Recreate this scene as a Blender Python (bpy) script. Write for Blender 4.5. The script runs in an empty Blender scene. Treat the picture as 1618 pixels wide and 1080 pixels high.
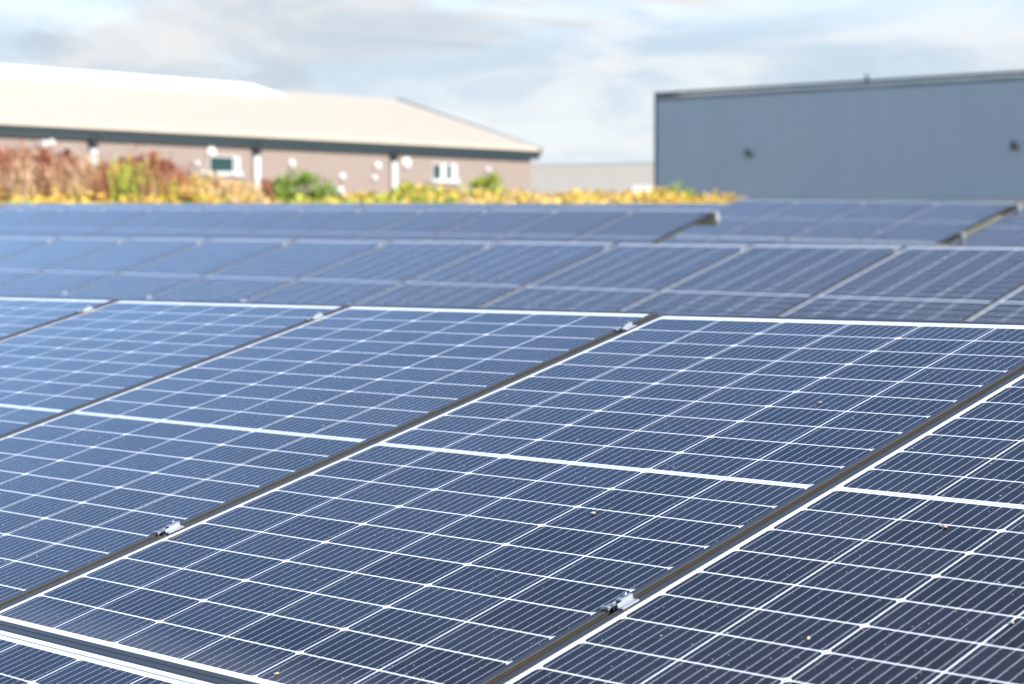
import bpy, bmesh, math, random
from mathutils import Vector, Matrix, noise
random.seed(7)
sc = bpy.context.scene
col = sc.collection
R_ = math.radians

# ------------------------------------------------------------------ camera
CAM = Vector((2.8004, -1.6536, 0.5734))
RT = Vector((.71195216, .70222797, 0.0))
FW = Vector((-.70160109, .71131659, -.04224481))
UP = RT.cross(FW)
FPX = 3092.3                                   # focal length in photo pixels (photo 1618 x 1080)
cd = bpy.data.cameras.new('camera')
cam = bpy.data.objects.new('camera', cd); col.objects.link(cam)
cam.matrix_world = Matrix(((RT.x, UP.x, -FW.x, CAM.x), (RT.y, UP.y, -FW.y, CAM.y), (RT.z, UP.z, -FW.z, CAM.z), (0, 0, 0, 1)))
cd.sensor_width = 36.0
cd.lens = 36.0 * FPX / 1618.0
cd.clip_start = 0.05; cd.clip_end = 6000
cd.dof.use_dof = True
cd.dof.focus_distance = 3.05
cd.dof.aperture_fstop = 5.9
cd.dof.aperture_blades = 0
sc.camera = cam

# ------------------------------------------------------------------ light
SUN_EL, SUN_AZ = R_(34), Vector((0.95, 0.13, 0)).normalized()
SUN_DIR = Vector((SUN_AZ.x * math.cos(SUN_EL), SUN_AZ.y * math.cos(SUN_EL), math.sin(SUN_EL)))
sd = bpy.data.lights.new('sun', 'SUN'); sun = bpy.data.objects.new('sun', sd); col.objects.link(sun)
sun.rotation_euler = SUN_DIR.to_track_quat('Z', 'Y').to_euler()
sd.energy = 4.0; sd.angle = R_(0.5); sd.color = (1.0, 0.94, 0.86)

sc.view_settings.view_transform = 'Standard'
sc.view_settings.look = 'None'
sc.view_settings.exposure = 1.1
sc.view_settings.gamma = 1.0
sc.cycles.use_denoising = True
sc.cycles.use_adaptive_sampling = False
sc.cycles.max_bounces = 6
sc.cycles.caustics_reflective = False; sc.cycles.caustics_refractive = False

world = bpy.data.worlds.new('World'); sc.world = world
world.use_nodes = True


class G:
    """small helper for writing shader node trees"""
    def __init__(s, tree): s.t = tree; s.n = tree.nodes; s.l = tree.links
    def node(s, typ, **kw):
        n = s.n.new(typ)
        for k, v in kw.items(): setattr(n, k, v)
        return n
    def put(s, sock, v):
        if hasattr(v, 'is_output') or isinstance(v, bpy.types.NodeSocket): s.l.new(v, sock)
        else: sock.default_value = v
    def m(s, op, a, b=0.0, c=0.0, clamp=False):
        n = s.node('ShaderNodeMath', operation=op); n.use_clamp = clamp
        s.put(n.inputs[0], a); s.put(n.inputs[1], b)
        if len(n.inputs) > 2: s.put(n.inputs[2], c)
        return n.outputs[0]
    def vm(s, op, a, b):
        n = s.node('ShaderNodeVectorMath', operation=op); s.put(n.inputs[0], a); s.put(n.inputs[1], b); return n.outputs[0]
    def mix(s, f, a, b):
        n = s.node('ShaderNodeMix', data_type='RGBA'); s.put(n.inputs[0], f); s.put(n.inputs[6], a); s.put(n.inputs[7], b); return n.outputs[2]
    def noise(s, vec, scale, detail=3, rough=.5, dist=0.0, out=0):
        n = s.node('ShaderNodeTexNoise'); s.put(n.inputs['Vector'], vec); s.put(n.inputs['Scale'], scale)
        s.put(n.inputs['Detail'], detail); s.put(n.inputs['Roughness'], rough); s.put(n.inputs['Distortion'], dist); return n.outputs[out]
    def ramp(s, f, lo, hi):
        n = s.node('ShaderNodeMapRange', interpolation_type='SMOOTHSTEP'); s.put(n.inputs[0], f); s.put(n.inputs[1], lo); s.put(n.inputs[2], hi); return n.outputs[0]
    def comb(s, x, y, z):
        n = s.node('ShaderNodeCombineXYZ'); s.put(n.inputs[0], x); s.put(n.inputs[1], y); s.put(n.inputs[2], z); return n.outputs[0]


def build_world():
    t = world.node_tree; t.nodes.clear(); g = G(t)
    out = g.node('ShaderNodeOutputWorld')
    sky = g.node('ShaderNodeTexSky', sky_type='NISHITA')
    sky.sun_disc = False; sky.sun_elevation = SUN_EL
    sky.sun_rotation = math.atan2(SUN_AZ.x, SUN_AZ.y)
    sky.air_density = 1.0; sky.dust_density = 0.0; sky.ozone_density = 5.0
    b1 = g.node('ShaderNodeBackground'); t.links.new(sky.outputs[0], b1.inputs[0]); b1.inputs[1].default_value = 0.165
    tc = g.node('ShaderNodeTexCoord')
    sep = g.node('ShaderNodeSeparateXYZ'); t.links.new(tc.outputs['Generated'], sep.inputs[0])
    x, y, z = sep.outputs
    vec = g.comb(x, y, g.m('MULTIPLY', z, 4.2))
    n1 = g.noise(vec, 5.5, 7, .55, .6)
    n2 = g.noise(g.vm('ADD', vec, (3.1, 1.7, .4)), 2.3, 4, .5)
    cover = g.m('ADD', g.m('MULTIPLY', n1, .7), g.m('MULTIPLY', n2, .45))
    # a bank of cloud low down, clearer sky above it
    low = g.m('SUBTRACT', 1.0, g.ramp(z, .15, .27))
    fac = g.m('MULTIPLY', g.ramp(cover, .40, .64), g.m('ADD', .06, g.m('MULTIPLY', low, .94)))
    fac = g.m('MAXIMUM', fac, g.m('MULTIPLY', g.m('SUBTRACT', 1.0, g.ramp(z, .10, .22)), .95))
    fac = g.m('MAXIMUM', fac, g.m('MULTIPLY', g.m('SUBTRACT', 1.0, g.ramp(z, .02, .07)), .97))
    fac = g.m('MAXIMUM', fac, g.m('MULTIPLY', g.ramp(z, .46, .60), g.m('ADD', .22, g.m('MULTIPLY', n1, .25))))
    shade = g.noise(g.vm('ADD', vec, (7.7, 2.2, 5.1)), 7.5, 7, .60, .6)
    ccol = g.mix(g.ramp(g.m('ADD', shade, g.m('MULTIPLY', g.m('SUBTRACT', 1.0, g.ramp(z, .03, .085)), .14)), .36, .62), (.57, .665, .765, 1), (.84, .86, .87, 1))
    b2 = g.node('ShaderNodeBackground'); t.links.new(ccol, b2.inputs[0]); b2.inputs[1].default_value = .475
    mx = g.node('ShaderNodeMixShader'); t.links.new(fac, mx.inputs[0]); t.links.new(b1.outputs[0], mx.inputs[1]); t.links.new(b2.outputs[0], mx.inputs[2])
    t.links.new(mx.outputs[0], out.inputs[0])
build_world()


# ------------------------------------------------------------------ materials
def new_mat(name):
    m = bpy.data.materials.new(name); m.use_nodes = True
    t = m.node_tree; b = t.nodes['Principled BSDF']
    return m, G(t), b

def plain(name, c, rough=.6, metal=0.0, var=.12, scale=6.0, spec=.5, coord='Object'):
    m, g, b = new_mat(name)
    tc = g.node('ShaderNodeTexCoord')
    n = g.noise(tc.outputs[coord], scale, 4, .6)
    lo = tuple(x * (1 - var) for x in c) + (1,); hi = tuple(min(1, x * (1 + var)) for x in c) + (1,)
    g.put(b.inputs['Base Color'], g.mix(n, lo, hi))
    b.inputs['Roughness'].default_value = rough; b.inputs['Metallic'].default_value = metal
    b.inputs['Specular IOR Level'].default_value = spec
    return m

PU, PV, MG = .168, .085, .0125                 # cell pitch across / along the panel, extra gap at the middle
TOT = 20 * PV + MG

def laminate_mat():
    m, g, b = new_mat('solar_cells_under_glass')
    tc = g.node('ShaderNodeTexCoord'); sep = g.node('ShaderNodeSeparateXYZ'); g.l.new(tc.outputs['Object'], sep.inputs[0])
    x, y = sep.outputs[0], sep.outputs[1]
    oi = g.node('ShaderNodeObjectInfo'); rnd = oi.outputs['Random']
    lt = lambda a, v: g.m('LESS_THAN', a, v)
    gt = lambda a, v: g.m('GREATER_THAN', a, v)
    mx = lambda a, c: g.m('MAXIMUM', a, c)
    mn = lambda a, c: g.m('MINIMUM', a, c)
    upper = gt(y, 10 * PV + MG / 2)
    y2 = g.m('SUBTRACT', y, g.m('MULTIPLY', upper, MG))
    dy = g.m('PINGPONG', y2, PV / 2)           # distance to the nearest row gap
    dx = g.m('PINGPONG', x, PU / 2)
    dev = g.m('PINGPONG', x, PU)               # distance to the nearest even column gap
    white = mx(lt(dy, .0014), lt(dx, .0014))
    white = mx(white, lt(g.m('ADD', dev, dy), .0086))
    white = mx(white, lt(g.m('ADD', dx, dy), .0050))
    mid = g.m('ABSOLUTE', g.m('SUBTRACT', y, 10 * PV + MG / 2))
    white = mx(white, lt(mid, MG / 2 + .001))
    outside = mx(mx(lt(x, .0005), gt(x, 6 * PU - .0005)), mx(lt(y, .0005), gt(y, TOT - .0005)))
    white = mx(white, outside)
    # thin ribbons in the middle bar and the head margin
    rib = g.m('LESS_THAN', g.m('ABSOLUTE', g.m('SUBTRACT', mid, .0028)), .0011)
    rib2 = g.m('LESS_THAN', g.m('ABSOLUTE', g.m('SUBTRACT', y, TOT + .0100)), .0016)
    ribbon = mx(rib, rib2)
    # nine round wires down each cell column
    fx = g.m('DIVIDE', g.m('SUBTRACT', g.m('FLOORED_MODULO', x, PU), .001), .166)
    wx = g.m('MULTIPLY', g.m('ABSOLUTE', g.m('SUBTRACT', g.m('FRACT', g.m('MULTIPLY', fx, 9.0)), .5)), .0184)
    wid = g.m('ADD', .00045, g.m('MULTIPLY', lt(dy, .0028), .0005))
    wire = g.m('MULTIPLY', g.m('LESS_THAN', wx, wid), g.m('SUBTRACT', 1.0, outside))
    # every cell has its own slight tone
    cell = g.comb(g.m('FLOOR', g.m('DIVIDE', x, PU)), g.m('FLOOR', g.m('DIVIDE', y2, PV)), g.m('MULTIPLY', rnd, 91.0))
    wn = g.node('ShaderNodeTexWhiteNoise', noise_dimensions='3D'); g.l.new(cell, wn.inputs['Vector'])
    pv = g.vm('ADD', tc.outputs['Object'], g.comb(g.m('MULTIPLY', rnd, 37.0), g.m('MULTIPLY', rnd, 53.0), 0.0))
    c = g.mix(wn.outputs[0], (.0048, .0040, .0085, 1), (.0110, .0100, .0170, 1))
    # the film of dust: soft blotches and fine specks
    d = g.noise(pv, 3.0, 5, .65)
    d2 = g.noise(pv, 60.0, 3, .6)
    dust = g.m('ADD', g.m('MULTIPLY', g.ramp(d, .35, .75), .010), g.m('MULTIPLY', g.ramp(d2, .5, .8), .016))
    # dried water runs down the slope and a dirt line along the lower edge
    runs = g.noise(g.vm('MULTIPLY', pv, (38.0, 2.2, 1.0)), 1.0, 4, .6)
    low_edge = g.m('MULTIPLY', g.m('SUBTRACT', 1.0, g.ramp(y, -.01, .09)), g.m('ADD', .02, g.m('MULTIPLY', runs, .16)))
    dust = g.m('ADD', dust, g.m('ADD', g.m('MULTIPLY', g.ramp(runs, .55, .8), .016), low_edge))
    c = g.mix(wire, c, (.52, .53, .56, 1))
    c = g.mix(white, c, (.78, .79, .80, 1))
    c = g.mix(ribbon, c, (.20, .21, .25, 1))
    c = g.mix(dust, c, (.36, .34, .31, 1))
    def specks(scale, rad, share, off):
        v = g.node('ShaderNodeTexVoronoi', voronoi_dimensions='2D'); g.l.new(g.vm('ADD', pv, off), v.inputs['Vector']); v.inputs['Scale'].default_value = scale
        sp = g.node('ShaderNodeSeparateColor'); g.l.new(v.outputs['Color'], sp.inputs[0])
        r = g.m('MULTIPLY', sp.outputs[1], rad * scale)
        return g.m('MULTIPLY', g.m('LESS_THAN', v.outputs['Distance'], r), g.m('LESS_THAN', sp.outputs[0], share))
    s = mx(specks(70, .0010, .30, (0, 0, 0)), specks(24, .0019, .14, (3.3, 8.1, 0)))
    c = g.mix(g.m('MULTIPLY', s, .75), c, (.55, .52, .47, 1))
    g.put(b.inputs['Base Color'], c)
    rough = g.m('ADD', .11, g.m('ADD', g.m('MULTIPLY', d, .06), g.m('MULTIPLY', s, .4)))
    g.put(b.inputs['Roughness'], rough)
    g.put(b.inputs['Specular IOR Level'], g.m('ADD', .44, g.m('MULTIPLY', wn.outputs[0], .13)))
    b.inputs['IOR'].default_value = 1.275
    return m

def cladding_mat():
    m, g, b = new_mat('blue_grey_ribbed_cladding')
    tc = g.node('ShaderNodeTexCoord')
    sep = g.node('ShaderNodeSeparateXYZ'); g.l.new(tc.outputs['Object'], sep.inputs[0])
    sheet = g.node('ShaderNodeTexWhiteNoise', noise_dimensions='1D'); g.l.new(g.m('FLOOR', g.m('DIVIDE', sep.outputs[0], 1.15)), sheet.inputs['W'])
    streak = g.noise(g.comb(g.m('MULTIPLY', sep.outputs[0], 1.2), 0.0, g.m('MULTIPLY', sep.outputs[2], .08)), 1.0, 4, .6)
    f = g.m('ADD', g.m('MULTIPLY', sheet.outputs[0], .4), g.m('MULTIPLY', streak, .8))
    g.put(b.inputs['Base Color'], g.mix(f, (.435, .475, .51, 1), (.46, .505, .535, 1)))
    b.inputs['Roughness'].default_value = .45
    return m

def brick_mat():
    m, g, b = new_mat('brown_brick')
    tc = g.node('ShaderNodeTexCoord')
    sep = g.node('ShaderNodeSeparateXYZ'); g.l.new(tc.outputs['Object'], sep.inputs[0])
    br = g.node('ShaderNodeTexBrick'); g.l.new(g.comb(sep.outputs[0], sep.outputs[2], 0.0), br.inputs['Vector'])
    br.inputs['Scale'].default_value = 1.0; br.inputs['Brick Width'].default_value = .23; br.inputs['Row Height'].default_value = .075; br.inputs['Mortar Size'].default_value = .008
    br.inputs['Color1'].default_value = (.225, .165, .128, 1); br.inputs['Color2'].default_value = (.275, .21, .172, 1); br.inputs['Mortar'].default_value = (.32, .28, .25, 1)
    n = g.noise(tc.outputs['Object'], .35, 4, .6)
    g.put(b.inputs['Base Color'], g.mix(g.m('MULTIPLY', n, .4), br.outputs[0], (.29, .22, .19, 1)))
    b.inputs['Roughness'].default_value = .85
    return m

def foliage(name, c1, c2, scale=3.0):
    m, g, b = new_mat(name)
    tc = g.node('ShaderNodeTexCoord')
    n = g.noise(tc.outputs['Object'], scale, 3, .6)
    g.put(b.inputs['Base Color'], g.mix(g.ramp(n, .3, .7), c1 + (1,), c2 + (1,)))
    b.inputs['Roughness'].default_value = .7; b.inputs['Specular IOR Level'].default_value = .25
    return m

M = dict(
    cells=laminate_mat(),
    frame=plain('black_anodised_frame', (.050, .047, .043), .38, .5, .2, 9),
    edge=plain('sunlit_frame_edge', (.046, .040, .031), .6, .1, .3, 40),  # brown tint painted in for sun catching the frame's outer side
    silver=plain('galvanised_steel', (.62, .63, .64), .38, .85, .15, 30),
    alu=plain('mill_aluminium', (.42, .44, .46), .45, .75, .08, 60),
    bolt=plain('stainless_bolt', (.45, .45, .46), .3, 1.0, .1, 90),
    rust=plain('brown_purlin_inside', (.16, .115, .07), .7, .2, .3, 12),
    cladding=cladding_mat(),
    offwhite=plain('off_white_frames', (.60, .59, .56), .5, 0, .04, 2),
    pipe=plain('slate_grey_pipe', (.22, .26, .30), .45, 0, .1, 1),
    coping=plain('dark_coping_metal', (.028, .038, .048), .8, 0, .1, 1),
    fitting=plain('dark_lamp_housing', (.06, .075, .09), .5, 0, .1, 5),
    brick=brick_mat(),
    roof=plain('cream_roof_sheet', (.56, .466, .352), .5, 0, .06, .6),
    roofwhite=plain('white_roof_light', (.72, .72, .71), .35, 0, .03, .6),
    fascia=plain('dark_green_grey_fascia', (.030, .044, .050), .42, 0, .15, .8),
    black=plain('black_hopper', (.012, .013, .014), .5, 0, .1, 3),
    white=plain('white_paint', (.83, .83, .82), .45, 0, .04, 2),
    lamp=plain('cream_lamp_glass', (.66, .64, .60), .4, 0, .05, 2),
    glass=plain('window_glass', (.03, .06, .06), .06, 0, .1, 1),
    shed=plain('pale_render', (.60, .545, .47), .8, 0, .06, .3),
    shedroof=plain('pale_shed_roof', (.56, .52, .46), .6, 0, .05, .3),
    soil=None,
)


def ground_mat():
    m, g, b = new_mat('dry_grass_ground')
    tc = g.node('ShaderNodeTexCoord')
    n = g.noise(tc.outputs['Object'], .35, 6, .65); n2 = g.noise(tc.outputs['Object'], 9, 5, .7)
    c = g.mix(g.ramp(n, .35, .65), (.085, .11, .035, 1), (.24, .19, .085, 1))
    c = g.mix(g.m('MULTIPLY', n2, .5), c, (.11, .085, .05, 1))
    g.put(b.inputs['Base Color'], c); b.inputs['Roughness'].default_value = .95
    bump = g.node('ShaderNodeBump'); bump.inputs['Strength'].default_value = .6; g.l.new(n2, bump.inputs['Height']); g.l.new(bump.outputs[0], b.inputs['Normal'])
    return m
M['ground'] = ground_mat()


# ------------------------------------------------------------------ helpers
def tag(o, label=None, cat=None, group=None, kind=None):
    if label: o['label'] = label
    if cat: o['category'] = cat
    if group: o['group'] = group
    if kind: o['kind'] = kind
    return o

def empty(name, mat4=None):
    o = bpy.data.objects.new(name, None); col.objects.link(o); o.empty_display_size = .2
    if mat4 is not None: o.matrix_world = mat4
    return o

class MB:
    """collects shapes, then links them as one mesh object"""
    def __init__(s): s.v = []; s.f = []; s.mi = []; s.cur = 0
    def face(s, pts):
        k = len(s.v); s.v += [tuple(p) for p in pts]; s.f.append(tuple(range(k, k + len(pts)))); s.mi.append(s.cur)
    def hexa(s, p):                                   # p: 4 bottom (ccw) + 4 top
        k = len(s.v); s.v += [tuple(q) for q in p]
        for f in ((3, 2, 1, 0), (4, 5, 6, 7), (0, 1, 5, 4), (1, 2, 6, 5), (2, 3, 7, 6), (3, 0, 4, 7)):
            s.f.append(tuple(k + i for i in f)); s.mi.append(s.cur)
    def box(s, a, b):
        x0, y0, z0 = a; x1, y1, z1 = b
        s.hexa([(x0, y0, z0), (x1, y0, z0), (x1, y1, z0), (x0, y1, z0), (x0, y0, z1), (x1, y0, z1), (x1, y1, z1), (x0, y1, z1)])
    def bar(s, a, b, w, h, upv=(0, 0, 1)):
        a, b = Vector(a), Vector(b); d = (b - a).normalized(); sx = d.cross(Vector(upv)).normalized() * w / 2; u = sx.cross(d).normalized() * h / 2
        s.hexa([a - sx - u, a + sx - u, a + sx + u, a - sx + u, b - sx - u, b + sx - u, b + sx + u, b - sx + u])
    def tube(s, a, b, r0, r1=None, n=10, cap=True):
        a, b = Vector(a), Vector(b); r1 = r0 if r1 is None else r1
        d = (b - a).normalized(); sx = d.orthogonal().normalized(); u = d.cross(sx); k = len(s.v)
        for p, r in ((a, r0), (b, r1)):
            for i in range(n):
                t = 2 * math.pi * i / n; s.v.append(tuple(p + (sx * math.cos(t) + u * math.sin(t)) * r))
        for i in range(n):
            j = (i + 1) % n; s.f.append((k + i, k + j, k + n + j, k + n + i)); s.mi.append(s.cur)
        if cap:
            s.f.append(tuple(k + i for i in reversed(range(n)))); s.mi.append(s.cur)
            s.f.append(tuple(k + n + i for i in range(n))); s.mi.append(s.cur)
    def mesh(s, name, mats, bevel=0.0, seg=1):
        me = bpy.data.meshes.new(name); me.from_pydata(s.v, [], s.f)
        for m in (mats if isinstance(mats, (list, tuple)) else [mats]): me.materials.append(m)
        me.polygons.foreach_set('material_index', s.mi)
        bm = bmesh.new(); bm.from_mesh(me); bmesh.ops.recalc_face_normals(bm, faces=bm.faces)
        if bevel: bmesh.ops.bevel(bm, geom=bm.edges[:], offset=bevel, segments=seg, affect='EDGES', clamp_overlap=True)
        bm.to_mesh(me); bm.free(); me.update()
        return me
    def build(s, name, mats, parent=None, bevel=0.0, seg=1):
        return link(name, s.mesh(name, mats, bevel, seg), parent)

def link(name, me, parent=None):
    o = bpy.data.objects.new(name, me); col.objects.link(o)
    if parent: o.parent = parent
    return o

def copy_tree(o, parent=None):
    c = o.copy(); col.objects.link(c)
    if parent: c.parent = parent
    for ch in list(o.children): copy_tree(ch, c)
    return c

def ray(x, y): return FW + RT * ((x - 809) / FPX) - UP * ((y - 540) / FPX)
def at(x, y, t): return CAM + ray(x, y) * t       # surveyed point: photo direction and depth in metres
def sstep(a, b, v):
    v = max(0., min(1., (v - a) / (b - a))); return v * v * (3 - 2 * v)

BUMP = (-38.5, 26.0)
def ground_z(x, y):
    d = -.70 * x + .711 * y
    xx = max(-130., min(25., x)); yy = max(-20., min(150., y))
    z = -1.12 + .035 * (yy + 1.75) - .02 * xx + .25 * sstep(22, 60, d)
    r2 = ((x - BUMP[0]) ** 2 + (y - BUMP[1]) ** 2) / 100.
    return z + 1.05 * math.exp(-r2)

ORD = ['first', 'second', 'third', 'fourth', 'fifth', 'sixth', 'seventh', 'eighth', 'ninth', 'tenth', 'eleventh', 'twelfth',
       'thirteenth', 'fourteenth', 'fifteenth', 'sixteenth', 'seventeenth', 'eighteenth', 'nineteenth', 'twentieth']

# ------------------------------------------------------------------ terrain
def build_ground():
    xs = [-1500, -900, -500, -300, -220] + [-160 + 4 * i for i in range(56)] + [70, 90, 140, 250, 500, 1500]
    ys = [-400, -150, -60, -30] + [-14 + 3.5 * i for i in range(50)] + [180, 220, 300, 500, 900, 1800]
    v = [(x, y, ground_z(x, y)) for y in ys for x in xs]; n = len(xs)
    f = [(j * n + i, j * n + i + 1, (j + 1) * n + i + 1, (j + 1) * n + i) for j in range(len(ys) - 1) for i in range(n - 1)]
    me = bpy.data.meshes.new('ground'); me.from_pydata(v, [], f); me.materials.append(M['ground'])
    me.polygons.foreach_set('use_smooth', [True] * len(f))
    tag(link('ground', me), kind='structure')
build_ground()

# ------------------------------------------------------------------ solar panels
LIP = .012
X0, X1 = -.0205, 1.0205                              # outer frame edges (cells run from 0 to 1.008)
Y0, Y1 = -.0250, 20 * PV + MG + .034
PW = 1.0551

def make_panel():
    root = empty('solar_panel')
    lam = MB(); lam.box((X0 + .006, Y0 + .006, -.0045), (X1 - .006, Y1 - .006, 0.0))
    link('glass_laminate', lam.mesh('glass_laminate', M['cells']), root)
    prof = [(LIP, -.0015), (LIP, .0012), (LIP - .0008, .0018), (.0010, .0018), (0, .0010), (0, -.0008), (.0014, -.0011), (.0014, -.0022), (0, -.0025), (0, -.0045), (.0016, -.0050), (.0016, -.0120), (0, -.0130), (0, -.0210), (.0016, -.0220), (.0016, -.0270), (0, -.0280), (0, -.0350), (.022, -.0350), (.022, -.0335), (.0035, -.0335), (.0035, -.0052), (LIP, -.0052)]
    fr = MB(); n = len(prof)
    for ins, z in prof:
        fr.v += [(X0 + ins, Y0 + ins, z), (X1 - ins, Y0 + ins, z), (X1 - ins, Y1 - ins, z), (X0 + ins, Y1 - ins, z)]
    for i in range(n):
        j = (i + 1) % n
        for k in range(4):
            q = (k + 1) % 4; fr.f.append((4 * i + k, 4 * i + q, 4 * j + q, 4 * j + k)); fr.mi.append(0)
    for i, q in enumerate(fr.f):
        if q[0] // 4 in (3, 4, 8): fr.mi[i] = 1  # outer chamfer and ridge strips get the painted sunlit tint
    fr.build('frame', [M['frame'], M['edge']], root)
    jb = MB(); jb.box((.46, .83, -.028), (.55, .89, -.0046)); jb.build('junction_box', M['black'], root, .003)
    return root
PANEL = make_panel(); panel_used = [False]

def row_matrix(o, slope, tilt):
    return Matrix.Translation(Vector(o)) @ Matrix.Rotation(slope, 4, 'Y') @ Matrix.Rotation(tilt, 4, 'X')

def place_panel(m4, k, lower, label, group):
    p = PANEL if not panel_used[0] else copy_tree(PANEL)
    panel_used[0] = True
    v = -(Y1 - Y0 + .0045) if lower else 0.0
    jig = Matrix.Translation((random.gauss(0, .0006), random.gauss(0, .0012), random.gauss(0, .0006))) @ Matrix.Rotation(random.gauss(0, .0009), 4, 'X')
    p.matrix_world = m4 @ Matrix.Translation((k * PW, v, 0)) @ jig
    tag(p, label, 'solar panel', group)

CLAMP_V = (.372, 1.622)

def clamp_mesh():
    c = MB()
    gx = (X1 - PW + X0) / 2                            # centre of the gap before a panel
    # two wings on the frames, joined by a raised bridge
    c.box((-.019, -.026, .0020), (-.0065, .026, .0055)); c.box((.0065, -.020, .0020), (.019, .026, .0055))
    c.box((-.0065, -.018, -.004), (-.0040, .026, .0105)); c.box((.0040, -.018, -.004), (.0065, .026, .0105))
    c.box((-.0065, -.006, .0105), (.0065, .026, .0140))
    c.box((-.021, -.032, .0022), (-.003, -.0265, .0090))
    return c.mesh('clamp', M['alu'], .0008)
CLAMP_ME = clamp_mesh()
bb = MB(); bb.tube((0, .012, .0135), (0, .012, .0185), .0062, n=6); bb.tube((0, .012, .018), (0, .012, .0205), .0035, n=10)
BOLT_ME = bb.mesh('bolt', M['bolt'])

def make_rack(m4, ks, lower, label, end_left=False, end_right=False):
    k0, k1 = min(ks), max(ks) + 1
    root = empty('mounting_rack', m4); tag(root, label, 'mounting rack')
    xa, xb = k0 * PW - .07 - (.06 if end_left else 0), k1 * PW - .02 + (.07 if end_right else .05)
    L = Y1 - Y0 + .008
    vs = list(CLAMP_V) + [v - L for v in CLAMP_V]
    for v in vs:                                       # C-section purlins
        p = MB()
        z1, z0 = -.0355, -.1200
        p.box((xa, v - .025, z1 - .003), (xb, v + .025, z1))
        p.box((xa, v - .025, z0), (xb, v - .022, z1 - .003)); p.box((xa, v + .022, z0), (xb, v + .025, z1 - .003))
        o = p.build('purlin', M['silver'], root)
        if end_right:
            q = MB(); q.box((xb, v - .030, z0 + .03), (xb + .010, v + .030, .016)); q.build('end_plate', M['silver'], o, .003)
            q = MB(); q.box((xb - .045, v - .024, z0 + .03), (xb - .001, v + .026, .014)); q.build('end_clamp', M['rust'], o, .004)
    inv = m4.inverted()
    n = max(2, int((xb - xa) / 3.0) + 1)
    for i in range(n):
        x = xa + .5 + (xb - xa - 1.0) * i / (n - 1)
        r = MB(); r.box((x - .03, -L + .12, -.205), (x + .03, 1.62, -.1205)); r.build('rafter', M['silver'], root)
        for v in (-L + .55, 1.05):
            top = m4 @ Vector((x, v, -.20)); bot = Vector((top.x, top.y, ground_z(top.x, top.y) - .4))
            c = MB(); c.bar(inv @ top, inv @ bot, .07, .10, (0, 1, 0)); c.build('post', M['silver'], root)
    for k in range(k0, k1 + 1):
        for v in CLAMP_V + (tuple(v - L for v in CLAMP_V) if lower else ()):
            c = link('clamp', CLAMP_ME, root); c.location = (k * PW + (X1 - PW + X0) / 2, v, 0); c.rotation_euler.z = random.gauss(0, .02); c.scale = (.86, .76, .8)
            b = link('bolt', BOLT_ME, c)

T0 = R_(15.03)
R1 = row_matrix((0, 0, 0), 0, T0)
R2 = row_matrix((-9.517, 5.857, .2125), .0131, T0 + .0379)
R3 = row_matrix((-12.4945, 11.90, .5668), .0190, T0 + .0628)
R4R = row_matrix((-13.506, 17.512, .8854), .0290, T0 + .018)
R4L = row_matrix((-13.526, 17.522, .840), .0200, T0 + .018)
R4F = row_matrix((-13.506 + .03, 17.512 + .02, .8854 - .05), .0290, T0 + .018)

front = {-3: 'solar panel of the front row cut by the left edge, farthest left',
         -2: 'blue solar panel of the front row, second from the left edge',
         -1: 'blue solar panel of the front row directly left of the fully seen central one',
         0: 'large central solar panel of the front row with crossed white cell grid',
         1: 'solar panel of the front row at the right edge, darkest cells and crumbs on it'}
for k in range(-4, 3):
    place_panel(R1, k, False, front.get(k, 'solar panel of the front row beyond the %s edge of the view' % ('left' if k < 0 else 'right')), 'solar panels of the front row')
low = {0: 'solar panel in the bottom left corner, below the horizontal black frame joint'}
for k in range(-1, 3):
    place_panel(R1, k, True, low.get(k, 'lower solar panel beyond the %s of the view' % ('left corner' if k < 0 else 'bottom edge, column %d' % k)), 'solar panels of the front row')
make_rack(R1, range(-4, 3), True, 'silver rack with bright clamps in the seams of the front row')

def row(m4, ks, vis, what, group, lower=False):
    for k in ks:
        if k in vis:
            i = vis.index(k)
            lab = '%s solar panel from the %s in %s' % (('outermost', 'second', 'third')[i] if i < 3 else ORD[i], 'left edge', what) if i <= len(vis) // 2 else \
                  '%s solar panel from the %s in %s' % (ORD[len(vis) - 1 - i], 'right end', what)
        else: lab = 'solar panel beyond the view in ' + what + (', outer left' if k < vis[0] else ', outer right')
        place_panel(m4, k, False, lab, group)
        if lower: lab2 = 'half hidden lower panel, %s from the left below the grey hall' % ORD[k]
        else: lab2 = 'lower panel in %s, %s from left, hidden behind the next row' % (what.split(',')[0].split(' past')[0] + (' tail' if ' past' in what else ''), ORD[ks.index(k)])
        place_panel(m4, k, True, lab2, group)
row(R2, range(-4, 9), list(range(-3, 8)), 'second row, behind the front row', 'solar panels of the second row')
make_rack(R2, range(-4, 9), False, 'silver rack under the second row of panels, clamps blurred')
row(R3, range(-11, 3), list(range(-10, 3)), 'third row, which ends at the white plate', 'solar panels of the third row')
make_rack(R3, range(-11, 3), False, 'rack of the third row ending in a white plate below the grey hall', end_right=True)
row(R4L, range(-20, 0), list(range(-18, 0)), 'farthest row, below the yellow flowers', 'solar panels of the farthest row')
make_rack(R4L, range(-20, 0), False, 'rack under the long left strip of the farthest row')
row(R4R, range(0, 4), list(range(0, 4)), 'farthest row, below the grey hall', 'solar panels of the farthest row', True)
make_rack(R4R, range(0, 4), False, 'rack of the farthest row with white end plates near the right edge', end_right=True)
row(R4F, range(4, 7), list(range(4, 6)), 'farthest row past the last white plate', 'solar panels of the farthest row')
make_rack(R4F, range(4, 7), False, 'rack under the far right run of panels at the right edge')

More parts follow.
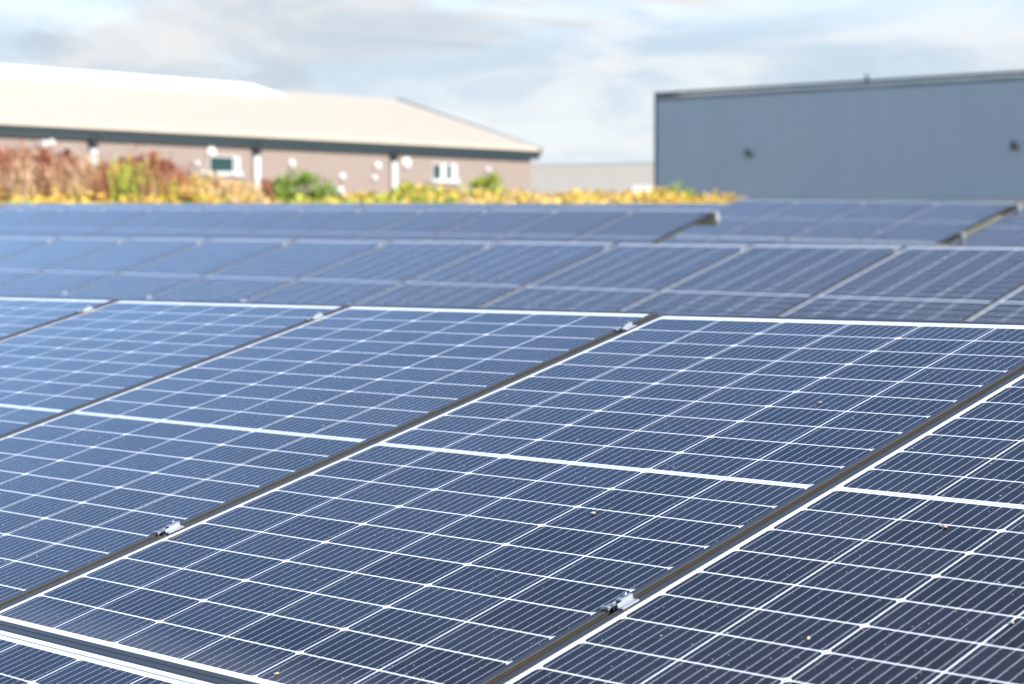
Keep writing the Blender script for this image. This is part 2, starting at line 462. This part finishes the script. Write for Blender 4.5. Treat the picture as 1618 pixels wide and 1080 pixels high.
# crumbs of dirt lying on the glass
crumb_spots = [(1.305, .754, .0052, 'pale oval husk lying on the right front panel, largest crumb', 1.9),
               (.725, .656, .0042, 'brown flaky crumb on the central panel near its right seam', 1.5),
               (.712, .672, .0030, 'small tan flake beside the brown crumb on the central panel', 1.4),
               (1.347, .365, .0036, 'yellowish round crumb on the right front panel below the clamp', 1.2),
               (1.564, .490, .0036, 'tan crumb close to the right edge of the photo', 1.3),
               (.700, .016, .0038, 'beige crumb near the bottom edge of the central panel', 1.4),
               (.762, 1.232, .0034, 'orange speck of leaf in the upper half of the central panel', 1.5)]
crumb_m = plain('dry_husk', (.50, .40, .27), .9, 0, .35, 260)
for x, y, r, lab, st in crumb_spots:
    r *= .78; bm = bmesh.new(); bmesh.ops.create_icosphere(bm, subdivisions=2, radius=r)
    for v in bm.verts:
        k = 1 + .35 * noise.noise(v.co * 300 + Vector((x * 50, y * 70, 0)))
        v.co = Vector((v.co.x * st * k, v.co.y * k * .8, max(-.0002, (v.co.z + r * .6) * .55 * k)))
    me = bpy.data.meshes.new('dirt_crumb'); bm.to_mesh(me); bm.free(); me.materials.append(crumb_m)
    o = link('dirt_crumb', me); o.matrix_world = R1 @ Matrix.Translation((x, y, .0008)) @ Matrix.Rotation(random.uniform(0, 3), 4, 'Z')
    tag(o, lab, 'crumb', 'crumbs of dirt on the front panels')

# ------------------------------------------------------------------ brick building on the left
def frame_matrix(origin, xdir):
    x = Vector((xdir.x, xdir.y, 0)).normalized(); y = Vector((0, 0, 1)).cross(x)
    return Matrix(((x.x, y.x, 0, origin.x), (x.y, y.y, 0, origin.y), (0, 0, 1, origin.z), (0, 0, 0, 1)))

def onplane(x, y, m4):                              # where a line of sight meets the local y = 0 plane
    inv = m4.inverted(); o = inv @ CAM; d = inv.to_3x3() @ ray(x, y)
    s = -o.y / d.y; return o + d * s

def brick_building():
    far, near = at(849, 233, 165.), at(0, 189.5, 132.)
    dirv = far - near                                  # local +x runs along the wall to the far right corner
    ez = (far.z + near.z) / 2
    org = Vector((far.x, far.y, 0)); m4 = frame_matrix(org, dirv)
    # local y points away from the camera
    root = empty('brick_building', m4); tag(root, 'long low brown brick building with cream roof and dark gutter', 'building')
    gz = ground_z(org.x, org.y) - 2.5
    LEN = 75.0; OV = .45                                # eave overhang
    inv = m4.inverted()
    # ridge end from the photo: solve for the ridge above local x = OVX
    o = inv @ CAM; d = inv.to_3x3() @ ray(626, 157); s = (.4 - o.x) / d.x; rp = o + d * s
    RY, RZ = rp.y, rp.z
    print('ridge depth', RY, 'ridge z', RZ, 'eave z', ez, 'ground', gz + 2.5)
    B = 2 * RY
    w = MB(); w.box((-LEN, OV, gz), (-.35, B - OV, ez - .35))
    w.hexa([(-LEN, OV, ez - .35), (-.35, OV, ez - .35), (-.35, B - OV, ez - .35), (-LEN, B - OV, ez - .35), (-LEN, RY - .2, RZ - .5), (-.35, RY - .2, RZ - .5), (-.35, RY + .2, RZ - .5), (-LEN, RY + .2, RZ - .5)])
    w.build('wall', M['brick'], root)
    rf = MB(); tk = .22
    rf.hexa([(-LEN - .5, 0, ez - .02 - tk), (.35, 0, ez - .02 - tk), (.35, RY, RZ - tk), (-LEN - .5, RY, RZ - tk), (-LEN - .5, 0, ez - .02), (.35, 0, ez - .02), (.35, RY, RZ), (-LEN - .5, RY, RZ)])
    rf.hexa([(-LEN - .5, RY, RZ - tk), (.35, RY, RZ - tk), (.35, B, ez - tk), (-LEN - .5, B, ez - tk), (-LEN - .5, RY, RZ), (.35, RY, RZ), (.35, B, ez), (-LEN - .5, B, ez)])
    sl = (RZ - ez) / RY
    for i in range(int(LEN / .9)):                     # standing seams
        x = -LEN + .4 + i * .9
        rf.hexa([(x, .05, ez + .05 * sl), (x + .05, .05, ez + .05 * sl), (x + .05, RY - .05, RZ - .05 * sl), (x, RY - .05, RZ - .05 * sl), (x, .05, ez + .05), (x + .05, .05, ez + .05), (x + .05, RY - .05, RZ + .03), (x, RY - .05, RZ + .03)])
    roof = rf.build('roof', M['roof'], root)
    v = MB()                                           # dark verge trim up the gable
    v.hexa([(.352, -.05, ez - .45), (.52, -.05, ez - .45), (.52, RY, RZ - .35), (.352, RY, RZ - .35), (.352, -.05, ez + .02), (.52, -.05, ez + .02), (.52, RY, RZ + .12), (.352, RY, RZ + .12)])
    v.build('verge_trim', M['fascia'], roof)
    # white raised roof light along the left part of the ridge
    xr = onplane(446, 150, Matrix.Translation((0, 0, 0)) @ m4 @ Matrix.Translation((0, RY - 1.5, 0))).x
    rl = MB()
    rl.hexa([(-LEN, RY - 2.2, RZ - 2.2 * sl), (xr, RY - 2.2, RZ - 2.2 * sl), (xr, RY + 2.2, RZ - 2.2 * sl), (-LEN, RY + 2.2, RZ - 2.2 * sl), (-LEN, RY - 1.2, RZ + .62), (xr - 3, RY - 1.2, RZ + .32), (xr - 3, RY + 1.2, RZ + .32), (-LEN, RY + 1.2, RZ + .62)])
    rl.build('ridge_light', M['roofwhite'], roof)
    g = MB()                                           # fascia and gutter
    g.box((-LEN - .5, .12, ez - .98), (.352, .30, ez - .245)); g.box((-LEN - .5, .302, ez - .90), (.345, OV - .002, ez - .82))
    g.build('fascia', M['fascia'], root)
    g = MB(); g.box((-LEN - .5, -.06, ez - .56), (.5, .118, ez - .255)); g.build('gutter', M['fascia'], root, .03)
    wm = m4 @ Matrix.Translation((0, OV, 0))
    for px in (-120, 146, 404, 621):                   # downpipes with black hoppers
        x = onplane(px, 235, wm).x
        p = MB(); p.box((x - .26, OV - .26, gz), (x + .26, OV - .005, ez - 1.25)); pipe = p.build('downpipe', M['offwhite'], root, .04)
        h = MB(); h.hexa([(x - .26, OV - .34, ez - 1.62), (x + .2, OV - .34, ez - 1.62), (x + .2, OV - .262, ez - 1.62), (x - .26, OV - .262, ez - 1.62), (x - .36, .06, ez - .80), (x + .36, .06, ez - .80), (x + .36, .8, ez - .80), (x - .36, .8, ez - .80)])
        h.build('hopper', M['black'], pipe)
    def window(x0, y0, x1, y1, mull):
        a, b = onplane(x0, y0, wm), onplane(x1, y1, wm); xa, xb, zt, zb = a.x, b.x, a.z, b.z
        y = OV
        f = MB(); t = .09
        f.box((xa - t, y - .06, zt), (xb + t, y - .004, zt + t)); f.box((xa - t, y - .06, zb), (xa, y - .004, zt)); f.box((xb, y - .06, zb), (xb + t, y - .004, zt))
        for q in mull: xq = xa + (xb - xa) * q[0]; f.box((xq - q[1] / 2, y - .055, zb), (xq + q[1] / 2, y - .004, zt))
        fr = f.build('window', M['offwhite'], root)
        p = MB(); p.box((xa, y - .03, zb), (xb, y - .006, zt)); p.build('pane', M['glass'], fr)
        p = MB(); p.box((xa - .25, y - .22, zb - .28), (xb + .25, y - .004, zb)); p.build('sill', M['offwhite'], fr, .01)
    window(331, 247, 377, 272, [(.84, .16), (.95, .2)])
    window(684, 259, 720, 284, [(.45, .62), (.9, .5)])
    for px, py, r in ((68, 228, .36), (80, 226, .36), (104, 238, .38), (333, 240, .48), (310, 258, .26), (318, 274, .30), (460, 258, .36), (596, 262, .38), (591, 281, .30), (641, 257, .55), (770, 268, .28), (540, 279, .34)):
        c = onplane(px, py, wm); r *= .8
        l = MB(); l.tube((c.x, OV - .004, c.z), (c.x, OV - .14, c.z), r, r, 20); l.tube((c.x, OV - .14, c.z), (c.x, OV - .24, c.z), r * .94, r * .55, 20)
        l.build('wall_lamp', M['lamp'], root)
    return root
brick_building()

# ------------------------------------------------------------------ grey hall on the right
def grey_hall():
    a, b = at(1036, 146, 140.), at(1618, 111, 123.6)
    m4 = frame_matrix(Vector((a.x, a.y, 0)), b - a)
    root = empty('grey_hall', m4); tag(root, 'big windowless blue grey hall with ribbed metal cladding', 'building')
    gz = ground_z(a.x, a.y) - 3
    LEN = 46.; DEP = 38.; zt = a.z; zs = (b.z - a.z) / (m4.inverted() @ b).x
    w = MB(); pitch = .30
    pts = []
    x = 0.
    while x < LEN:                                     # trapezoid ribs
        pts += [(x, 0.), (x + .17, 0.), (x + .20, -.045), (x + .27, -.045)]; x += pitch
    pts.append((LEN, 0.))
    for (xa, ya), (xb, yb) in zip(pts[:-1], pts[1:]):
        w.face([(xa, ya, gz), (xb, yb, gz), (xb, yb, zt + zs * xb - .3), (xa, ya, zt + zs * xa - .3)])
    w.face([(0, 0, gz), (0, 0, zt - .3), (0, DEP, zt - .3), (0, DEP, gz)])
    w.face([(LEN, 0, gz), (LEN, DEP, gz), (LEN, DEP, zt + zs * LEN - .3), (LEN, 0, zt + zs * LEN - .3)])
    w.face([(0, DEP, gz), (0, DEP, zt - .3), (LEN, DEP, zt + zs * LEN - .3), (LEN, DEP, gz)])
    w.build('wall', M['cladding'], root)
    r = MB(); r.hexa([(0, .0, zt - .62), (LEN, .0, zt + zs * LEN - .62), (LEN, DEP, zt + zs * LEN - .62), (0, DEP, zt - .62), (0, .0, zt - .34), (LEN, .0, zt + zs * LEN - .34), (LEN, DEP, zt + zs * LEN - .34), (0, DEP, zt - .34)])
    roof = r.build('roof', M['coping'], root)
    c = MB()
    c.hexa([(-.10, -.10, zt - .2), (LEN + .1, -.10, zt + zs * LEN - .2), (LEN + .1, .25, zt + zs * LEN - .2), (-.10, .25, zt - .2), (-.10, -.10, zt), (LEN + .1, -.10, zt + zs * LEN), (LEN + .1, .25, zt + zs * LEN), (-.10, .25, zt)])
    c.hexa([(-.10, .252, zt - .28), (.25, .252, zt - .28), (.25, DEP, zt - .28), (-.10, DEP, zt - .28), (-.10, .252, zt), (.25, .252, zt), (.25, DEP, zt), (-.10, DEP, zt)])
    c.build('coping', M['coping'], root)
    t = MB(); t.box((-.06, -.06, gz), (.10, .06, zt - .285)); t.build('corner_trim', M['coping'], root)
    for px, py in ((1185, 241), (1605, 229)):
        p = onplane(px, py, m4)
        l = MB(); l.tube((p.x, -.05, p.z), (p.x, -.34, p.z), .30, .24, 18); l.box((p.x - .16, -.42, p.z - .10), (p.x + .16, -.342, p.z + .24)); l.build('wall_lamp', M['fitting'], root)
    p = onplane(1357, 124, m4); z = zt + zs * p.x
    v = MB(); v.tube((p.x, 1.2, z - .6), (p.x, 1.2, z + .30), .09, .09, 10); v.tube((p.x, 1.2, z + .30), (p.x, 1.2, z + .50), .22, .06, 12); v.bar((p.x, 1.2, z + .1), (p.x + .35, 1.2, z - .05), .05, .05)
    v.build('roof_vent', M['fitting'], root)
grey_hall()

# ------------------------------------------------------------------ pale shed far behind, between the two
def pale_shed():
    a, b = at(835, 261, 240.), at(1060, 268, 235.)
    m4 = frame_matrix(Vector((a.x, a.y, 0)), b - a)
    root = empty('pale_shed', m4); tag(root, 'distant long pale shed between the brick building and the grey hall', 'building')
    gz = ground_z(a.x, a.y) - 3; LEN = (m4.inverted() @ b).x + 4; zt = a.z
    w = MB(); w.box((0, 0, gz), (LEN, 14, zt)); w.build('wall', M['shed'], root)
    r = MB(); r.hexa([(-.1, -.04, zt + .01), (LEN, -.04, zt + .01), (LEN, 7, zt + .25), (-.1, 7, zt + .25), (-.1, -.04, zt + .2), (LEN, -.04, zt + .2), (LEN, 7, zt + .42), (-.1, 7, zt + .42)])
    r.hexa([(-.1, 7, zt + .25), (LEN, 7, zt + .25), (LEN, 14.5, zt + .01), (-.1, 14.5, zt + .01), (-.1, 7, zt + .42), (LEN, 7, zt + .42), (LEN, 14.5, zt + .2), (-.1, 14.5, zt + .2)])
    r.build('roof', M['shedroof'], root)
pale_shed()

# ------------------------------------------------------------------ white utility box by the grey hall, white post in the meadow
p = at(1014, 305, 120.); bx = empty('utility_box', frame_matrix(Vector((p.x, p.y, ground_z(p.x, p.y))), RT))
tag(bx, 'small white utility box in the yellow grass by the grey hall corner', 'utility box')
m = MB(); m.box((-.62, -.3, -.2), (.62, .3, 1.15)); m.build('cabinet', M['white'], bx, .03)
m = MB(); m.box((-.68, -.36, 1.151), (.68, .36, 1.23)); m.build('lid', M['white'], bx, .02)
p = at(538, 300, 110.); bx = empty('marker_post', frame_matrix(Vector((p.x, p.y, ground_z(p.x, p.y))), RT))
tag(bx, 'short white marker post right of the big green bush', 'post')
m = MB(); m.box((-.15, -.15, -.3), (.15, .15, 1.15)); m.build('shaft', M['white'], bx, .02)
m = MB(); m.hexa([(-.2, -.2, 1.151), (.2, -.2, 1.151), (.2, .2, 1.151), (-.2, .2, 1.151), (-.1, -.1, 1.32), (.1, -.1, 1.32), (.1, .1, 1.32), (-.1, .1, 1.32)]); m.build('cap', M['white'], bx)

# ------------------------------------------------------------------ vegetation
F = dict(
    tan=foliage('dry_grass', (.44, .32, .10), (.54, .42, .17), 2),
    straw=foliage('straw_stems', (.56, .37, .22), (.66, .46, .30), 2),
    gold=foliage('yellow_flowers', (.58, .39, .055), (.64, .46, .11), 2),
    orange=foliage('orange_flowers', (.55, .27, .03), (.60, .34, .05), 2),
    green=foliage('fresh_leaves', (.13, .24, .025), (.24, .34, .04), 2),
    lime=foliage('lime_leaves', (.30, .38, .05), (.42, .46, .07), 2),
    red=foliage('rust_red_seed', (.32, .10, .055), (.42, .17, .10), 6),
    brown=foliage('brown_seed', (.26, .13, .06), (.38, .21, .11), 6),
    stem=foliage('green_brown_stem', (.13, .12, .04), (.20, .15, .07), 5),
)
FN = list(F)
def leaf(mb, p, d, L, w):                            # one leaf or petal: a bent quad pair
    d = d.normalized(); s = d.cross(Vector((random.gauss(0, 1), random.gauss(0, 1), random.gauss(0, 1)))).normalized() * w / 2
    q = p + d * L; mid = p + d * L * .5 + Vector((0, 0, L * .06))
    mb.face([p, mid - s, q, mid + s])
def rv(z=0.0): return Vector((random.gauss(0, 1), random.gauss(0, 1), random.gauss(z, .7)))

def meadow():
    mb = MB(); r = random.Random(3)
    def clump(x, t, mixw, h, wd, nblade, nflow):
        a = ray(x, 400); P = CAM + a * t; gz = ground_z(P.x, P.y); base = Vector((P.x, P.y, gz))
        sz = t / 90.
        for _ in range(nblade):
            mb.cur = FN.index(mixw[0][r.randrange(len(mixw[0]))])
            b = base + Vector((r.gauss(0, wd), r.gauss(0, wd), 0)); d = Vector((r.gauss(0, .28), r.gauss(0, .28), 1))
            leaf(mb, b, d, h * r.uniform(.5, 1.05), .05 + .07 * sz)
        for _ in range(nflow):
            mb.cur = FN.index(mixw[1][r.randrange(len(mixw[1]))])
            b = base + Vector((r.gauss(0, wd), r.gauss(0, wd), h * r.uniform(.55, 1.05)))
            leaf(mb, b, Vector((r.gauss(0, 1), r.gauss(0, 1), r.gauss(.4, .6))), .10 + .12 * sz, .07 + .09 * sz)
    for _ in range(3600):
        x = r.uniform(-120, 1150); t = 1. / r.uniform(1 / 150., 1 / 48.)
        k = noise.noise(Vector((x * .012, t * .03, 0)))
        h = r.uniform(.65, 1.15)
        if x < 330: m = (('tan', 'straw', 'tan', 'lime'), ('straw', 'gold', 'brown')); h *= .7
        elif x < 425: m = (('tan', 'straw', 'gold'), ('gold', 'gold', 'orange'))
        elif x < 530: m = (('green', 'lime', 'tan'), ('gold', 'lime'))
        elif x < 730: m = (('green', 'green', 'lime'), ('lime', 'gold')) if t < 85 else (('tan', 'lime'), ('gold', 'gold', 'straw'))
        elif x < 1040: m = (('tan', 'straw', 'lime'), ('gold', 'straw', 'gold'))
        else: m = (('lime', 'tan'), ('gold', 'orange', 'gold')); h *= .8
        if x > 1060 and t > 118: continue
        if x > 330: h *= .70
        if 330 < x < 600 and t < 90: h *= .7
        if x > 330 and k < -.48: continue
        h *= 1 + .7 * k
        if k > .25: m = (m[0], ('gold', 'gold', 'orange'))
        clump(x, t, m, h, .45, 10, 14)
    # the bank of tall dry weeds on the left: drifts of one kind each
    drifts = [(50, 'straw', 262), (90, 'gold', 280), (120, 'tan', 272), (20, 'tan', 268), (-30, 'straw', 240), (-8, 'red', 232), (4, 'red', 228), (20, 'straw', 238), (38, 'red', 230), (60, 'straw', 246), (76, 'red', 234), (95, 'straw', 254), (112, 'straw', 260),
              (130, 'straw', 246), (150, 'brown', 262), (168, 'brown', 258), (190, 'lime', 254), (207, 'lime', 248), (222, 'brown', 262), (236, 'red', 240), (250, 'gold', 274),
              (266, 'red', 254), (279, 'brown', 276), (296, 'gold', 286), (314, 'tan', 288), (334, 'tan', 292), (360, 'tan', 294), (390, 'tan', 292)]
    kinds = dict(straw=(('straw', 'straw', 'tan'), ('straw', 'straw', 'brown')), red=(('straw', 'stem', 'brown'), ('red', 'red', 'brown')), brown=(('brown', 'stem', 'red'), ('brown', 'red')),
                 lime=(('lime', 'green', 'lime'), ('lime', 'lime', 'gold')), gold=(('lime', 'tan'), ('gold', 'gold', 'orange')), tan=(('tan', 'straw'), ('straw', 'gold')))
    for x0, kind, top in drifts:
        bl, fl = kinds[kind]
        for _ in range(34):
            x = r.gauss(x0, 10); t = r.uniform(42, 52); P = CAM + ray(x, top) * t; h = (P.z - ground_z(P.x, P.y)) * r.uniform(.55, 1.04)
            if h < .15: continue
            base = Vector((P.x, P.y, ground_z(P.x, P.y)))
            for _ in range(9):                         # stalk with a feathery head
                b = base + Vector((r.gauss(0, .14), r.gauss(0, .14), 0)); d = Vector((r.gauss(0, .13), r.gauss(0, .13), 1)).normalized(); L = h * r.uniform(.6, 1.05)
                mb.cur = FN.index(bl[r.randrange(len(bl))]); leaf(mb, b, d, L, .045)
                mb.cur = FN.index(fl[r.randrange(len(fl))])
                for _ in range(7):
                    q = b + d * L * r.uniform(.62, 1.04); leaf(mb, q, d + Vector((r.gauss(0, .45), r.gauss(0, .45), .2)), .13, .035)
            for _ in range(6):                         # low leaves
                mb.cur = FN.index(bl[r.randrange(len(bl))])
                leaf(mb, base + Vector((r.gauss(0, .2), r.gauss(0, .2), h * r.uniform(0, .4))), Vector((r.gauss(0, 1), r.gauss(0, 1), 1)), .35, .06)
    for _ in range(420):                               # low flowers right behind the farthest panels
        x = r.uniform(-140, 345); t = r.uniform(40.5, 43)
        clump(x, t, (('tan', 'lime'), ('gold', 'orange', 'gold') if r.random() < .8 else ('lime', 'green')), r.uniform(.5, .78), .2, 8, 18)
    for _ in range(300):                               # green strip in the middle
        x = r.uniform(520, 745); t = r.uniform(75, 92)
        clump(x, t, (('green', 'lime', 'green'), ('green', 'lime')), r.uniform(.5, .75), .4, 10, 14)
    o = mb.build('wildflower_meadow', [F[k] for k in FN])
    tag(o, 'dry yellow and tan wildflower meadow with grasses behind the panel rows', 'wild meadow', kind='stuff')
meadow()

def dock_plant(h, seed, rusty=True):
    random.seed(seed); root = empty('dock_plant')
    s = MB(); heads = MB(); lv = MB()
    for i in range(4):
        a = random.uniform(0, 6.28); tip = Vector((math.cos(a) * .22, math.sin(a) * .22, h * random.uniform(.8, 1.0)))
        b = Vector((math.cos(a) * .05, math.sin(a) * .05, -.1)); s.tube(b, tip, .014, .006, 5)
        for _ in range(110):
            u = random.random(); p = b.lerp(tip, .45 + .58 * u) + rv() * .055 * (1.15 - u)
            leaf(heads, p, rv(.5), .09, .07)
        for _ in range(7):
            p = b.lerp(tip, random.uniform(.1, .45)); leaf(lv, p, Vector((random.gauss(0, 1), random.gauss(0, 1), .5)), .3, .09)
    s.build('stem', F['stem'], root); heads.build('seed_head', F['red' if rusty else 'brown'], root); lv.build('leaves', F['stem'], root)
    return root
docks = [(8, 46, 1.55), (34, 49, 1.45), (62, 45, 1.5), (88, 50, 1.5), (118, 46, 1.25), (136, 52, 1.15), (170, 44, 1.2), (204, 47, 1.25), (234, 45, 1.45), (262, 47, 1.2),
         (246, 51, 1.0), (280, 46, .85), (332, 47, .75), (420, 52, .85), (-14, 48, 1.5)]
protos = [dock_plant(1.0, 11), dock_plant(1.0, 23)]
used = [False, False]
for i, (x, t, h) in enumerate(docks):
    k = i % 2; o = protos[k] if not used[k] else copy_tree(protos[k]); used[k] = True
    P = CAM + ray(x, 400) * t
    o.location = (P.x, P.y, ground_z(P.x, P.y)); o.rotation_euler = (0, 0, i * 1.7); h *= .98; o.scale = (h, h, h)
    tag(o, 'tall dock plant with rusty red seed heads in the weeds at left', 'dock plant', 'rust red dock plants in the weeds')

def bush(px, t, w, h, mat, label, n=1500):
    random.seed(int(px)); P = CAM + ray(px, 400) * t
    root = empty('bush', frame_matrix(Vector((P.x, P.y, ground_z(P.x, P.y))), RT)); tag(root, label, 'bush', 'green bushes in front of the brick building')
    f = MB(); s = MB()
    lumps = [((-.82 + 1.64 * i / 14) * w / 2, random.gauss(0, w / 6), h * random.uniform(.3, .75) * (1 - .45 * abs(i / 7 - 1) ** 2), random.uniform(.5, 1) * w / 5) for i in range(15)]
    for _ in range(n):
        cx, cy, cz, r = random.choice(lumps); d = rv().normalized() * r * random.uniform(.6, 1.05); d.z *= .75
        leaf(f, Vector((cx, cy, cz)) + d, d + rv() * .6, .22, .13)
    for cx, cy, cz, r in lumps: s.tube((cx * .3, cy * .3, -.2), (cx, cy, cz), .05, .02, 6)
    s.build('branches', F['stem'], root); f.build('foliage', mat, root)
bush(475, 100, 3.4, 2.9, F['green'], 'widest fresh green bush, left of the white marker post')
bush(770, 125, 2.5, 2.75, F['lime'], 'rounded yellow green bush right of the right hand window')
bush(652, 128, 2.6, 2.4, F['lime'], 'low green bush between the third downpipe and the right hand window')
bush(1078, 112, 2.2, 1.5, F['lime'], 'small lime green bush at the foot of the grey hall', 500)
bush(200, 43.5, 1.1, 1.25, F['lime'], 'lime green weed bush amid the rusty weeds at left', 700)
